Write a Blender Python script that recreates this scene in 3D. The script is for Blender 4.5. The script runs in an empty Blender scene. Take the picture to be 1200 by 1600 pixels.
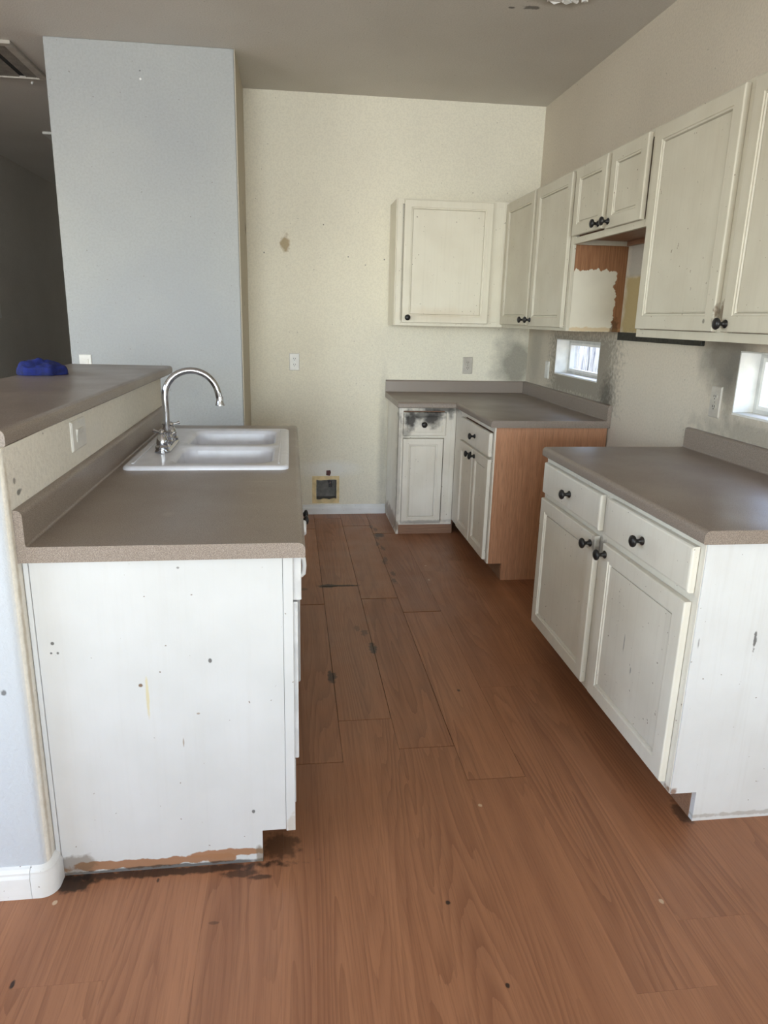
import bpy, bmesh, math, random
from mathutils import Vector, Matrix, noise as mnoise
PI = math.pi
random.seed(7)
sc = bpy.context.scene
C = sc.collection

# ------------------------------------------------------------------ camera
W_, H_ = 1200, 1600
F_PX, YAW, PITCH, ROLL = 1082.61, -.1272, -.2613, .0224
cam_d = bpy.data.cameras.new('camera'); cam = bpy.data.objects.new('camera', cam_d); C.objects.link(cam)
cy_, sy_, cp_, sp_ = math.cos(YAW), math.sin(YAW), math.cos(PITCH), math.sin(PITCH)
fwd = Vector((-sy_*cp_, cy_*cp_, sp_)); rgt = Vector((cy_, sy_, 0)); up = rgt.cross(fwd)
r2 = rgt*math.cos(ROLL) + up*math.sin(ROLL); u2 = -rgt*math.sin(ROLL) + up*math.cos(ROLL)
m = Matrix((r2, u2, -fwd)).transposed().to_4x4(); m.translation = (-.0303, 0, 1.4314)
cam.matrix_world = m
cam_d.sensor_fit = 'VERTICAL'; cam_d.sensor_height = 36; cam_d.lens = F_PX/H_*36
cam_d.shift_x = 10.01/H_; cam_d.shift_y = -14.11/H_
cam_d.clip_start = .02
sc.camera = cam

# ------------------------------------------------------------------ light
sc.view_settings.view_transform = 'Standard'; sc.view_settings.look = 'None'
sc.view_settings.gamma = 1; sc.view_settings.use_curve_mapping = False
sc.view_settings.exposure = -0.04
wd = bpy.data.worlds.new('world'); sc.world = wd; wd.use_nodes = True
wn = wd.node_tree; wn.nodes.clear()
sky = wn.nodes.new('ShaderNodeTexSky'); sky.sky_type = 'NISHITA'; sky.sun_disc = False
sky.sun_elevation = math.radians(60); sky.sun_rotation = math.radians(40)
bg = wn.nodes.new('ShaderNodeBackground'); bg.inputs[1].default_value = 1.5
wo = wn.nodes.new('ShaderNodeOutputWorld')
wn.links.new(sky.outputs[0], bg.inputs[0]); wn.links.new(bg.outputs[0], wo.inputs[0])
sd = bpy.data.lights.new('sun', 'SUN'); sd.energy = 10; sd.angle = .01; sd.color = (1, .96, .9)
sun = bpy.data.objects.new('sun', sd); C.objects.link(sun); sun.location = (0, 8, 12)
sun.rotation_euler = Vector((.3, -.4, -.866)).to_track_quat('-Z', 'Y').to_euler()
# daylight coming through the wide glass door behind the camera
ad = bpy.data.lights.new('daylight_door', 'AREA'); ad.shape = 'RECTANGLE'; ad.size = 4.6; ad.size_y = 2.5
ad.energy = 620; ad.color = (.86, .94, 1.0)
al = bpy.data.objects.new('daylight_door', ad); C.objects.link(al); al.location = (-.95, -8.98, 1.4)
al.rotation_euler = (PI/2, 0, 0)

# added fill light for the right wall, at an unseen opening left of the camera
wl = bpy.data.lights.new('fill_left', 'AREA'); wl.shape = 'RECTANGLE'; wl.size = 3.4; wl.size_y = 1.6
wl.energy = 60; wl.color = (.9, .96, 1.0)
wlo = bpy.data.objects.new('fill_left', wl); C.objects.link(wlo); wlo.location = (-3.68, .7, 1.5)
wlo.rotation_euler = (PI/2, 0, -PI/2)

# second added fill for faces turned right, at an unseen right-wall opening
wr = bpy.data.lights.new('fill_right', 'AREA'); wr.shape = 'RECTANGLE'; wr.size = 2.2; wr.size_y = 1.5
wr.energy = 48; wr.color = (.93, .97, 1.0)
wro = bpy.data.objects.new('fill_right', wr); C.objects.link(wro); wro.location = (1.68, -2.3, 1.5)
wro.rotation_euler = (PI/2, 0, PI/2)

# ------------------------------------------------------------------ mesh helper
class MB:
    def __init__(s): s.v = []; s.f = []
    def add(s, vs, fs):
        o = len(s.v); s.v += [tuple(p) for p in vs]; s.f += [tuple(i+o for i in f) for f in fs]; return s
    def box(s, x0, x1, y0, y1, z0, z1):
        return s.add([(x0,y0,z0),(x1,y0,z0),(x1,y1,z0),(x0,y1,z0),(x0,y0,z1),(x1,y0,z1),(x1,y1,z1),(x0,y1,z1)],
                     [(0,3,2,1),(4,5,6,7),(0,1,5,4),(1,2,6,5),(2,3,7,6),(3,0,4,7)])
    def prism(s, poly, a0, a1, axis):
        # poly: 2-D points; axis y: (x,z) swept along y; axis z: (x,y); axis x: (y,z)
        def P(p, a): return {'y':(p[0],a,p[1]), 'z':(p[0],p[1],a), 'x':(a,p[0],p[1])}[axis]
        n = len(poly)
        vs = [P(p,a0) for p in poly] + [P(p,a1) for p in poly]
        return s.add(vs, [tuple(range(n-1,-1,-1)), tuple(range(n,2*n))] + [(i,(i+1)%n,n+(i+1)%n,n+i) for i in range(n)])
    def loft(s, rings, cap0=True, cap1=True, closed=True):
        n = len(rings[0]); vs = [p for r in rings for p in r]; fs = []
        for k in range(len(rings)-1):
            for i in range(n if closed else n-1):
                j = (i+1) % n; fs.append((k*n+i, k*n+j, (k+1)*n+j, (k+1)*n+i))
        if cap0: fs.append(tuple(range(n-1,-1,-1)))
        if cap1: fs.append(tuple(range((len(rings)-1)*n, len(rings)*n)))
        return s.add(vs, fs)
    def lathe(s, prof, o=(0,0,0), axis=(0,0,1), n=20):
        # prof: (radius, height) along axis
        q = Vector((0,0,1)).rotation_difference(Vector(axis).normalized())
        rings = [[Vector(o) + q @ Vector((r*math.cos(2*PI*i/n), r*math.sin(2*PI*i/n), h)) for i in range(n)] for r, h in prof]
        return s.loft(rings)
    def tube(s, pts, r, n=12):
        pts = [Vector(p) for p in pts]; rings = []
        t0 = (pts[1]-pts[0]).normalized(); ref = Vector((0,1,0)) if abs(t0.y) < .9 else Vector((1,0,0))
        a = t0.cross(ref).normalized()
        for i, p in enumerate(pts):
            t = (pts[min(i+1,len(pts)-1)] - pts[max(i-1,0)]).normalized()
            a = (a - t*a.dot(t)).normalized(); b = t.cross(a)
            rr = r[i] if isinstance(r, (list,tuple)) else r
            rings.append([p + a*rr*math.cos(2*PI*k/n) + b*rr*math.sin(2*PI*k/n) for k in range(n)])
        return s.loft(rings)

def build(name, mb, mat, parent=None, off=(0,0,0), bevel=0, smooth=None, loc=(0,0,0)):
    me = bpy.data.meshes.new(name)
    me.from_pydata([(x-off[0], y-off[1], z-off[2]) for x,y,z in mb.v], [], mb.f)
    bm = bmesh.new(); bm.from_mesh(me); bmesh.ops.recalc_face_normals(bm, faces=bm.faces); bm.to_mesh(me); bm.free()
    if isinstance(mat, (list,tuple)):
        for q in mat: me.materials.append(q)
    else: me.materials.append(mat)
    o = bpy.data.objects.new(name, me); C.objects.link(o); o.location = loc
    if parent: o.parent = parent
    if smooth is not None:
        me.polygons.foreach_set('use_smooth', [True]*len(me.polygons)); me.set_sharp_from_angle(angle=math.radians(smooth))
    if bevel:
        b = o.modifiers.new('bevel', 'BEVEL'); b.width = bevel; b.segments = 2; b.limit_method = 'ANGLE'; b.angle_limit = math.radians(50)
        b.harden_normals = False
    return o

def tag(o, label, cat, group=None):
    o['label'] = label; o['category'] = cat
    if group: o['group'] = group
    return o
def thing(name, label, cat, loc, rz=0, group=None):
    o = bpy.data.objects.new(name, None); C.objects.link(o); o.location = loc; o.rotation_euler = (0,0,rz)
    o.empty_display_size = .05
    return tag(o, label, cat, group)
class T:
    """a thing whose parts are written in world coordinates"""
    def __init__(s, name, label, cat, loc, group=None):
        s.o = thing(name, label, cat, loc, 0, group); s.l = loc
    def part(s, name, mb, mat, parent=None, **k):
        return build(name, mb, mat, parent or s.o, s.l, **k)
def structure(name, mb, mat, parent=None, **k):
    o = build(name, mb, mat, parent, **k); o['kind'] = 'structure'; return o

# ------------------------------------------------------------------ materials
def lin(c):
    f = lambda v: v/12.92 if v <= .04045 else ((v+.055)/1.055)**2.4
    return tuple(f(v/255) for v in c) + (1,)
class NT:
    def __init__(s, name, rough=.6, spec=.5, metal=0):
        s.m = bpy.data.materials.new(name); s.m.use_nodes = True; s.t = s.m.node_tree; s.b = s.t.nodes['Principled BSDF']
        s.b.inputs['Roughness'].default_value = rough; s.b.inputs['Specular IOR Level'].default_value = spec
        s.b.inputs['Metallic'].default_value = metal; s._pos = None
    def n(s, typ, **k):
        q = s.t.nodes.new('ShaderNode'+typ)
        for a, v in k.items(): setattr(q, a, v)
        return q
    def set(s, sock, v):
        if hasattr(v, 'is_output'): s.t.links.new(v, sock)
        else: sock.default_value = v
    def pos(s):
        if not s._pos: s._pos = s.n('NewGeometry').outputs['Position']
        return s._pos
    def vm(s, op, a, b=None):
        q = s.n('VectorMath', operation=op); s.set(q.inputs[0], a)
        if b is not None: s.set(q.inputs[1], b)
        return q.outputs['Value'] if op in ('LENGTH','DOT_PRODUCT','DISTANCE') else q.outputs[0]
    def ma(s, op, a, b=None, c=None):
        q = s.n('Math', operation=op); s.set(q.inputs[0], a)
        if b is not None: s.set(q.inputs[1], b)
        if c is not None: s.set(q.inputs[2], c)
        return q.outputs[0]
    def noise(s, scale, vec=None, detail=3, rough=.5, dist=0):
        q = s.n('TexNoise'); s.set(q.inputs['Vector'], vec or s.pos()); q.inputs['Scale'].default_value = scale
        q.inputs['Detail'].default_value = detail; q.inputs['Roughness'].default_value = rough; q.inputs['Distortion'].default_value = dist
        return q.outputs['Fac']
    def ramp(s, v, a, b, lo=0., hi=1., smooth=False):
        q = s.n('MapRange'); q.clamp = True
        if smooth: q.interpolation_type = 'SMOOTHSTEP'
        s.set(q.inputs['Value'], v); q.inputs['From Min'].default_value = a; q.inputs['From Max'].default_value = b
        q.inputs['To Min'].default_value = lo; q.inputs['To Max'].default_value = hi
        return q.outputs[0]
    def mix(s, fac, a, b, mode='MIX'):
        q = s.n('MixRGB', blend_type=mode); s.set(q.inputs[0], fac); s.set(q.inputs[1], a); s.set(q.inputs[2], b)
        return q.outputs[0]
    def scale(s, vec, k): return s.vm('MULTIPLY', vec, k)
    def bump(s, h, strength=.3, dist=.003):
        q = s.n('Bump'); q.inputs['Strength'].default_value = strength; q.inputs['Distance'].default_value = dist
        s.set(q.inputs['Height'], h); s.set(s.b.inputs['Normal'], q.outputs[0])
    def col(s, c): s.set(s.b.inputs['Base Color'], c); return s
    def blot(s, c, ctr, rad, color, strength=1., nscale=20, namt=.8, soft=.5, box=False, detail=4):
        """a stain with a shape of its own at a place on the surface"""
        if sorted(rad)[1] <= .021: rad = tuple(q*.68 if q < .045 else q for q in rad)
        d = s.vm('DIVIDE', s.vm('SUBTRACT', s.pos(), ctr), rad)
        if box:
            sp = s.n('SeparateXYZ'); s.set(sp.inputs[0], s.vm('ABSOLUTE', d))
            l = s.ma('MAXIMUM', s.ma('MAXIMUM', sp.outputs[0], sp.outputs[1]), sp.outputs[2])
        else: l = s.vm('LENGTH', d)
        if namt: l = s.ma('ADD', l, s.ma('MULTIPLY', s.ma('SUBTRACT', s.noise(nscale, detail=detail), .5), namt*2))
        return s.mix(s.ramp(l, 1+soft*.5, 1-soft*.5, 0, strength), c, color)

def wall_mat(name, c1, c2, bump=.45, stains=(), scale=95):
    t = NT(name, .75, .25)
    c = t.mix(t.ramp(t.noise(1.3, detail=5), .35, .65), lin(c1), lin(c2))
    tex = t.noise(scale, detail=3, rough=.55)
    c = t.mix(t.ramp(tex, .42, .62, 0, .09), c, lin((110,104,92)))
    c = t.mix(t.ramp(t.noise(70, detail=1), .78, .80, 0, .5), c, lin((105,92,74)))
    for q in stains: c = t.blot(c, *q[:4], **q[4])
    t.col(c); t.bump(tex, bump, .004)
    return t.m

def paint_mat(name, c1, c2, stains=(), grain='z', chips=.5, streak=.11, rough=.45, chipcol=(104,82,60)):
    t = NT(name, rough, .4)
    k = {'z':(60,60,2.2), 'y':(60,2.2,60), 'x':(2.2,60,60)}[grain]
    g = t.noise(1, t.scale(t.pos(), k), detail=5, rough=.65)
    c = t.mix(t.ramp(t.noise(5, detail=4), .35, .68), lin(c1), lin(c2))
    c = t.mix(t.ramp(g, .5, .78, 0, streak), c, lin((150,136,112)))
    ch = t.noise(75, detail=1.5)
    c = t.mix(t.ramp(ch, .755-.02*chips, .775-.02*chips, 0, .8), c, lin(chipcol))
    for q in stains: c = t.blot(c, *q[:4], **q[4])
    t.col(c); t.bump(t.ma('ADD', t.ma('MULTIPLY', g, .6), t.ma('MULTIPLY', ch, .5)), .18, .002)
    return t.m

def wood_mat(name, ca, cb, grain='z', rough=.45):
    t = NT(name, rough, .35)
    k = {'z':(14,14,.7), 'y':(14,.7,14), 'x':(.7,14,14)}[grain]; k2 = tuple(q*18 for q in k)
    a = t.ma('FRACT', t.ma('MULTIPLY', t.noise(1, t.scale(t.pos(), k), detail=2), 9))
    f = t.noise(1, t.scale(t.pos(), k2), detail=4)
    c = t.mix(t.ramp(a, .1, .95), lin(ca), lin(cb))
    c = t.mix(t.ramp(f, .45, .75, 0, .55), c, lin(tuple(int(q*.62) for q in ca)))
    t.col(c); t.bump(f, .1, .001)
    return t.m

def plain(name, c, rough=.5, metal=0, spec=.5, var=.1, scale=20, bump=0):
    t = NT(name, rough, spec, metal)
    d = tuple(int(q*(1-var)) for q in c)
    t.col(t.mix(t.ramp(t.noise(scale, detail=4), .35, .65), lin(c), lin(d)))
    if bump: t.bump(t.noise(scale*8), bump, .002)
    return t.m

# laminate planks: contour grain in each plank's own coordinates, shifted per plank
def plank_mat():
    t = NT('plank_laminate', .36, .4)
    oc = t.n('TexCoord').outputs['Object']; rnd = t.n('ObjectInfo').outputs['Random']
    cmb = t.n('CombineXYZ'); t.set(cmb.inputs[0], t.ma('MULTIPLY', rnd, 37.)); t.set(cmb.inputs[1], t.ma('MULTIPLY', rnd, 91.)); t.set(cmb.inputs[2], t.ma('MULTIPLY', rnd, 17.))
    v = t.vm('ADD', oc, cmb.outputs[0])
    big = t.noise(1, t.scale(v, (8.5,.5,1)), detail=1.2, rough=.35)
    wob = t.noise(1, t.scale(v, (60,5,1)), detail=2)
    ph = t.ma('ADD', t.ma('MULTIPLY', big, 22), t.ma('MULTIPLY', wob, .6))
    ring = t.ma('MULTIPLY', t.ma('FRACT', ph), t.ramp(t.noise(1, t.scale(v, (5,.7,1)), detail=2), .35, .6, .25, 1))
    fine = t.noise(1, t.scale(v, (260,7,1)), detail=3, rough=.6)
    band = t.noise(1, t.scale(v, (18,.45,1)), detail=3)
    c = t.mix(t.ramp(band, .3, .7), lin((170,118,85)), lin((150,101,72)))
    c = t.mix(t.ramp(ring, .3, 1., 0, .5), c, lin((112,70,48)))
    c = t.mix(t.ramp(fine, .48, .72, 0, .4), c, lin((112,72,50)))
    c = t.mix(t.ramp(rnd, 0, 1, 0, .15), c, lin((120,78,54)))
    # grime, chips, scuffs in the working part; darker marks at panel foot and toe kicks
    dk = (32,25,22)
    for ctr, rad, s_ in (((.123,2.567,0),(.017,.045,1),.8), ((.323,2.809,0),(.016,.05,1),.85), ((.16,3.565,0),(.05,.022,1),.9), ((.25,3.566,0),(.09,.012,1),.8),
                       ((.352,1.403,0),(.009,.010,1),.9), ((.621,2.418,0),(.010,.013,1),.8), ((.435,1.166,0),(.006,.009,1),.9), ((.555,4.469,0),(.035,.04,1),.8),
                       ((-.178,1.55,0),(.05,.012,1),.7), ((-.125,1.533,0),(.03,.008,1),.7), ((-.388,1.547,0),(.006,.012,1),.8), ((-.229,1.399,0),(.02,.006,1),.45),
                       ((-.07,1.64,0),(.05,.05,1),.6), ((-.38,1.575,0),(.3,.014,1),.8), ((-.61,1.56,0),(.06,.03,1),.9), ((-.651,1.283,0),(.007,.016,1),.9),
                       ((.30,2.97,0),(.016,.03,1),.5), ((.27,3.02,0),(.012,.03,1),.4), ((.02,3.53,0),(.03,.02,1),.5),((1.13,1.66,0),(.02,.05,1),.7)):
        c = t.blot(c, ctr, rad, lin(dk), s_, 45, .9, .5)
    for ctr in ((.761,3.851,0), (.736,3.621,0), (-.63,1.5,0), (.53,1.75,0), (.9,1.35,0)):
        c = t.blot(c, ctr, (.009,.011,1), lin((205,180,150)), .8, 80, .6, .4)
    # scuffed run of old glue marks along one seam
    for k in range(9):
        c = t.blot(c, (.535+.014*math.sin(k*2.1), 3.62+k*.135+.04*math.sin(k*3.7), 0), (.013,.04,1), lin(dk), .55, 75, 1.5, .5)
    t.col(c)
    t.set(t.b.inputs['Roughness'], t.ramp(t.noise(6, detail=4), .3, .7, .3, .46))
    t.bump(t.ma('SUBTRACT', 1., fine), .1, .001)
    return t.m

def counter_mat():
    t = NT('counter_laminate', .34, .45)
    sp = t.noise(420, detail=1)
    c = t.mix(t.ramp(sp, .38, .62), lin((122,109,99)), lin((150,136,125)))
    c = t.mix(t.ramp(t.noise(700, detail=0), .64, .7, 0, .5), c, lin((182,170,160)))
    for ctr, rad in (((-.36,1.83,.914),(.02,.03,.02)), ((-.12,2.2,.914),(.05,.012,.02)), ((-.15,2.05,.914),(.02,.008,.02))):
        c = t.blot(c, ctr, rad, lin((160,146,134)), .5, 60, .8, .8)
    t.col(c)
    t.set(t.b.inputs['Roughness'], t.ramp(t.noise(4, detail=5), .3, .7, .28, .42))
    return t.m

CR1, CR2 = (229,224,212), (220,214,201)
M = {}
M['plank'] = plank_mat(); M['counter'] = counter_mat()
grey = lin((70,66,62)); dk = lin((52,48,45))
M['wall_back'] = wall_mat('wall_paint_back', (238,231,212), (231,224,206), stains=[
    ((-.06,5.018,1.90),(.03,.1,.05), lin((150,122,70)), .7, dict(nscale=30, namt=.9)),
    ((1.62,5.018,1.13),(.15,.1,.17), grey, .62, dict(nscale=9, namt=.7, soft=1.0)),
    ((.64,5.018,.45),(.03,.1,.5), grey, .3, dict(nscale=8, namt=.5, soft=1.2)),
    ((.25,5.018,.34),(.18,.1,.06), lin((238,238,236)), .5, dict(nscale=9, namt=.4, soft=.8)),
    ((.20,5.018,2.03),(.006,.1,.006), dk, .8, dict(namt=0, soft=.5)), ((.37,5.018,1.83),(.006,.1,.006), dk, .8, dict(namt=0, soft=.5)),
    ((.49,5.018,1.78),(.006,.1,.006), dk, .5, dict(namt=0, soft=.5)), ((.62,5.018,1.82),(.006,.1,.006), dk, .8, dict(namt=0, soft=.5)),
    ((.70,5.018,1.83),(.006,.1,.006), dk, .8, dict(namt=0, soft=.5)), ((-.2,5.018,1.84),(.006,.1,.006), dk, .8, dict(namt=0, soft=.5))])
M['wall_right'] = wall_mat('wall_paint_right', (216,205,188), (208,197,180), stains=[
    ((1.695,3.18,1.52),(.1,.39,.14), lin((170,148,98)), .85, dict(nscale=20, namt=.12, soft=.15, box=True)),
    ((1.695,3.18,1.74),(.1,.39,.08), lin((150,146,142)), .6, dict(nscale=20, namt=.12, soft=.2, box=True)),
    ((1.695,2.62,1.3),(.1,.17,.11), grey, .62, dict(nscale=11, namt=.5, soft=.8)),
    ((1.695,2.55,1.2),(.1,.1,.1), grey, .4, dict(nscale=11, namt=.6, soft=1.)),
    ((1.695,4.05,1.17),(.1,.465,.19), lin((104,96,86)), .6, dict(nscale=46, namt=.5, soft=.4, box=True)),
    ((1.695,3.66,1.03),(.1,.075,.1), lin((56,52,48)), .6, dict(nscale=50, namt=.8, soft=1.2)),
    ((1.695,2.42,1.03),(.1,.3,.06), dk, .4, dict(nscale=22, namt=.9, soft=1.2)),
    ((1.695,4.85,1.2),(.1,.12,.2), grey, .25, dict(nscale=10, namt=.6, soft=1.1))])
M['wall_stub'] = wall_mat('wall_paint_grey', (178,179,177), (169,171,172), stains=[
    ((-.82,4.338,2.65),(.008,.1,.008), lin((240,240,235)), .9, dict(namt=0, soft=.5)), ((-.82,4.338,2.69),(.006,.1,.006), dk, .6, dict(namt=0, soft=.5)),
    ((-.31,4.9,1.97),(.1,.03,.03), dk, .8, dict(nscale=40, namt=1.)), ((-.31,4.6,1.5),(.1,.02,.02), dk, .6, dict(nscale=40, namt=1.)),
    ((-.32,4.7,2.1),(.02,.02,.02), dk, .7, dict(nscale=40, namt=1.)),
    ((-.7,4.338,1.35),(.5,.1,.3), lin((160,162,166)), .5, dict(nscale=5, namt=.7, soft=1.2))], scale=80)
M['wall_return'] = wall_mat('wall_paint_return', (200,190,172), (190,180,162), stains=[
    ((-.314,4.9,1.97),(.1,.03,.03), dk, .8, dict(nscale=40, namt=1.)), ((-.314,4.7,2.1),(.1,.02,.02), dk, .7, dict(nscale=40, namt=1.)), ((-.314,4.6,1.5),(.1,.02,.02), dk, .6, dict(nscale=40, namt=1.))])
M['wall_half'] = wall_mat('wall_paint_half', (236,230,218), (229,223,211), stains=[
    ((-.648,1.62,1.03),(.1,.02,.01), dk, .7, dict(nscale=50, namt=.8)), ((-.648,1.6,1.06),(.1,.01,.01), dk, .6, dict(nscale=50, namt=.8)),
    ((-.648,2.2,1.06),(.05,.16,.05), lin((228,224,216)), .6, dict(nscale=18, namt=.5, soft=.8)),
    ((-.74,1.52,.57),(.086,.022,.7), lin((193,197,203)), 1., dict(namt=0, soft=.15, box=True)),  # end face painted darker and cooler to offset the strong light on it
    ((-.648,1.56,.5),(.02,.01,.5), lin((176,160,132)), .6, dict(nscale=30, namt=.9, soft=1)),
    ((-.70,1.535,.57),(.01,.1,.01), dk, .7, dict(nscale=60, namt=.9))], bump=.5)
M['wall_hall'] = wall_mat('wall_paint_hall', (208,200,188), (200,192,180))
M['wall_room'] = wall_mat('wall_paint_room', (226,220,205), (219,213,198))
M['ceiling'] = wall_mat('ceiling_paint', (216,211,202), (209,203,193), bump=.35, stains=[
    ((1.0,3.577,2.825),(.02,.014,.1), dk, .7, dict(nscale=40, namt=.9)), ((1.086,3.561,2.825),(.035,.02,.1), dk, .7, dict(nscale=40, namt=.9)),
    ((1.2,3.42,2.825),(.16,.09,.1), lin((160,150,134)), .6, dict(nscale=10, namt=.7))], scale=120)
M['paint'] = paint_mat('cabinet_paint', CR1, CR2)
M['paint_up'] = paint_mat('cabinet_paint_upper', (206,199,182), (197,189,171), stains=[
    ((1.38,2.23,1.47),(.03,.02,.04), lin((96,70,44)), .7, dict(nscale=60, namt=1.)),
    ((1.377,2.30,1.444),(.03,.009,.01), dk, .6, dict(nscale=60, namt=.5)),
    ((1.0,4.70,1.46),(.25,.1,.04), lin((205,180,150)), .3, dict(nscale=12, namt=.7, soft=1.))])
M['paint_up_lit'] = paint_mat('cabinet_paint_upper_lit', (226,219,201), (219,211,192), stains=[((1.0,4.70,1.46),(.25,.1,.04), lin((210,188,160)), .3, dict(nscale=12, namt=.7, soft=1.))])  # lighter copy of the upper paint, light on the camera-facing unit put into colour
rc = lambda y, z: (1.05, y, z)
M['paint_right'] = paint_mat('cabinet_paint_right', CR1, CR2, stains=[
    ((1.245,1.627,.585),(.0045,.05,.03), dk, .8, dict(nscale=70, namt=1.1)), ((1.05,1.63,.108),(.02,.04,.016), lin((128,88,58)), .8, dict(nscale=50, namt=.9)),
    ((1.45,1.627,.016),(.4,.05,.007), lin((150,138,124)), .5, dict(nscale=40, namt=1.1)), ((1.078,1.627,.582),(.004,.05,.02), dk, .5, dict(nscale=60, namt=.8)),
    (rc(2.225,.66),(.03,.04,.035), grey, .6, dict(nscale=40, namt=.8)), (rc(1.96,.42),(.03,.003,.03), dk, .5, dict(nscale=60, namt=.8)),
    (rc(1.90,.35),(.03,.006,.02), dk, .5, dict(nscale=60, namt=.8)), (rc(2.49,.74),(.03,.02,.02), lin((235,230,220)), .5, dict(nscale=40, namt=.8)),
    (rc(1.85,.775),(.03,.05,.03), lin((195,186,172)), .3, dict(nscale=40, namt=.8, soft=1))])
pl = lambda x, z: (x, 1.5865, z)
M['paint_end_lit'] = paint_mat('cabinet_paint_end_lit', (222,223,224), (214,214,214), chips=.05, stains=[  # cooler copy of the cabinet paint: light on this end put into the colour
    ((1.245,1.627,.585),(.0045,.05,.03), dk, .8, dict(nscale=70, namt=1.1)), ((1.07,1.63,.108),(.016,.04,.016), lin((128,88,58)), .8, dict(nscale=50, namt=.9)),
    ((1.45,1.627,.016),(.4,.05,.007), lin((150,138,124)), .5, dict(nscale=40, namt=1.1)), ((1.078,1.627,.582),(.004,.05,.02), dk, .5, dict(nscale=60, namt=.8))])
M['paint_left'] = paint_mat('cabinet_paint_left', (207,207,207), (201,201,200), chips=.25, streak=.05, stains=[
    (pl(-.42,.022),(.25,.05,.014), lin((156,112,80)), .95, dict(nscale=26, namt=1.1, soft=.2)), (pl(-.2,.035),(.12,.05,.012), lin((160,116,84)), .95, dict(nscale=26, namt=1., soft=.2)),
    (pl(-.40,.004),(.3,.05,.007), dk, .8, dict(nscale=30, namt=.8)), (pl(-.605,.03),(.05,.05,.03), lin((110,90,70)), .6, dict(nscale=40, namt=1.)),
    (pl(-.60,.665),(.006,.05,.006), dk, .8, dict(nscale=60, namt=.6)), (pl(-.59,.64),(.005,.05,.006), dk, .8, dict(nscale=60, namt=.6)), (pl(-.605,.64),(.004,.05,.004), dk, .8, dict(nscale=60, namt=.6)),
    (pl(-.405,.545),(.007,.05,.007), lin((110,80,50)), .9, dict(nscale=60, namt=.6)), (pl(-.39,.51),(.004,.05,.05), lin((205,192,150)), .8, dict(nscale=50, namt=.5)),
    (pl(-.235,.605),(.006,.05,.008), dk, .8, dict(nscale=60, namt=.6)), (pl(-.14,.16),(.006,.05,.008), dk, .8, dict(nscale=60, namt=.6)),
    (pl(-.31,.38),(.003,.05,.02), lin((140,120,95)), .7, dict(nscale=60, namt=.6)), (pl(-.27,.46),(.006,.05,.004), lin((140,120,95)), .7, dict(nscale=60, namt=.6)),
    (pl(-.125,.02),(.012,.05,.03), lin((120,104,84)), .7, dict(nscale=60, namt=.8)), (pl(-.04,.115),(.012,.05,.03), lin((170,150,120)), .4, dict(nscale=50, namt=1.)),
    (pl(-.3,.85),(.005,.05,.004), dk, .6, dict(nscale=50, namt=.6))])
sb = lambda x, z: (x, 4.465, z)
M['paint_corner'] = paint_mat('cabinet_paint_corner', (236,230,219), (226,219,206), stains=[
    (sb(.90,.80),(.06,.1,.05), dk, .95, dict(nscale=20, namt=1., soft=.9)), (sb(.75,.79),(.045,.1,.05), dk, .95, dict(nscale=24, namt=1., soft=.9)),
    (sb(.83,.82),(.14,.1,.025), dk, .8, dict(nscale=24, namt=1., soft=.9)), (sb(.72,.70),(.03,.1,.03), dk, .5, dict(nscale=24, namt=1., soft=.9)),
    (sb(.96,.86),(.12,.1,.025), dk, .8, dict(nscale=24, namt=1., soft=.9)), (sb(.68,.5),(.012,.1,.5), grey, .3, dict(nscale=24, namt=1., soft=.9)),
    (sb(.85,.09),(.16,.1,.012), grey, .5, dict(nscale=24, namt=1., soft=.9)), ((.673,4.75,.06),(.02,.3,.06), lin((120,92,66)), .7, dict(nscale=24, namt=.9, soft=.5)),
    (sb(1.02,.84),(.02,.1,.05), grey, .6, dict(nscale=24, namt=.9, soft=.7))])
M['veneer'] = wood_mat('oak_veneer', (200,148,114), (188,136,103))
M['veneer_y'] = wood_mat('oak_veneer_lengthwise', (150,110,84), (136,98,74), grain='y')
M['kick_x'] = wood_mat('raw_kick_board', (158,122,98), (146,110,88), grain='x')
M['black'] = plain('black_knob', (40,38,38), .35, .3)
M['chrome'] = plain('chrome', (190,191,196), .1, 1, var=.03)
M['enamel'] = plain('white_enamel', (226,228,238), .24, spec=.35, var=.03)
M['plate'] = plain('white_plastic', (228,225,218), .35, var=.05)
M['plate_old'] = plain('grey_plastic', (196,188,176), .4, var=.08)
M['slot'] = plain('dark_slot', (45,42,40), .6)
M['white_app'] = plain('white_appliance', (226,226,226), .35, var=.08)
M['basebd'] = paint_mat('baseboard_paint', (234,234,233), (216,215,212), grain='x', chips=1.2)
M['vinyl'] = plain('window_vinyl', (206,204,198), .4, var=.1)
M['dark_metal'] = plain('dark_metal', (58,58,54), .45, .6, var=.3, scale=60)
M['tan'] = plain('tan_plastic', (232,208,156), .5, var=.12, bump=.2)
M['box_in'] = plain('box_grey', (136,132,126), .7, var=.2)
M['red'] = plain('red_brown', (96,48,44), .6, var=.2)
M['cloth'] = plain('blue_cloth', (22,36,112), .9, var=.35, scale=40, bump=.5)
M['grille'] = plain('grille_metal', (170,162,150), .5, var=.15)
M['dark'] = plain('dark_void', (40,38,36), .9)
M['subfloor'] = plain('subfloor', (34,26,22), .95)
M['roof'] = plain('roofing', (120,110,100), .9)
M['bounce_sheet'] = plain('pale_bounce_sheet', (214,206,192), .95, var=.08, scale=30)
M['ground'] = plain('dry_ground', (196,182,160), .95, var=.2, scale=4)
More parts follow.
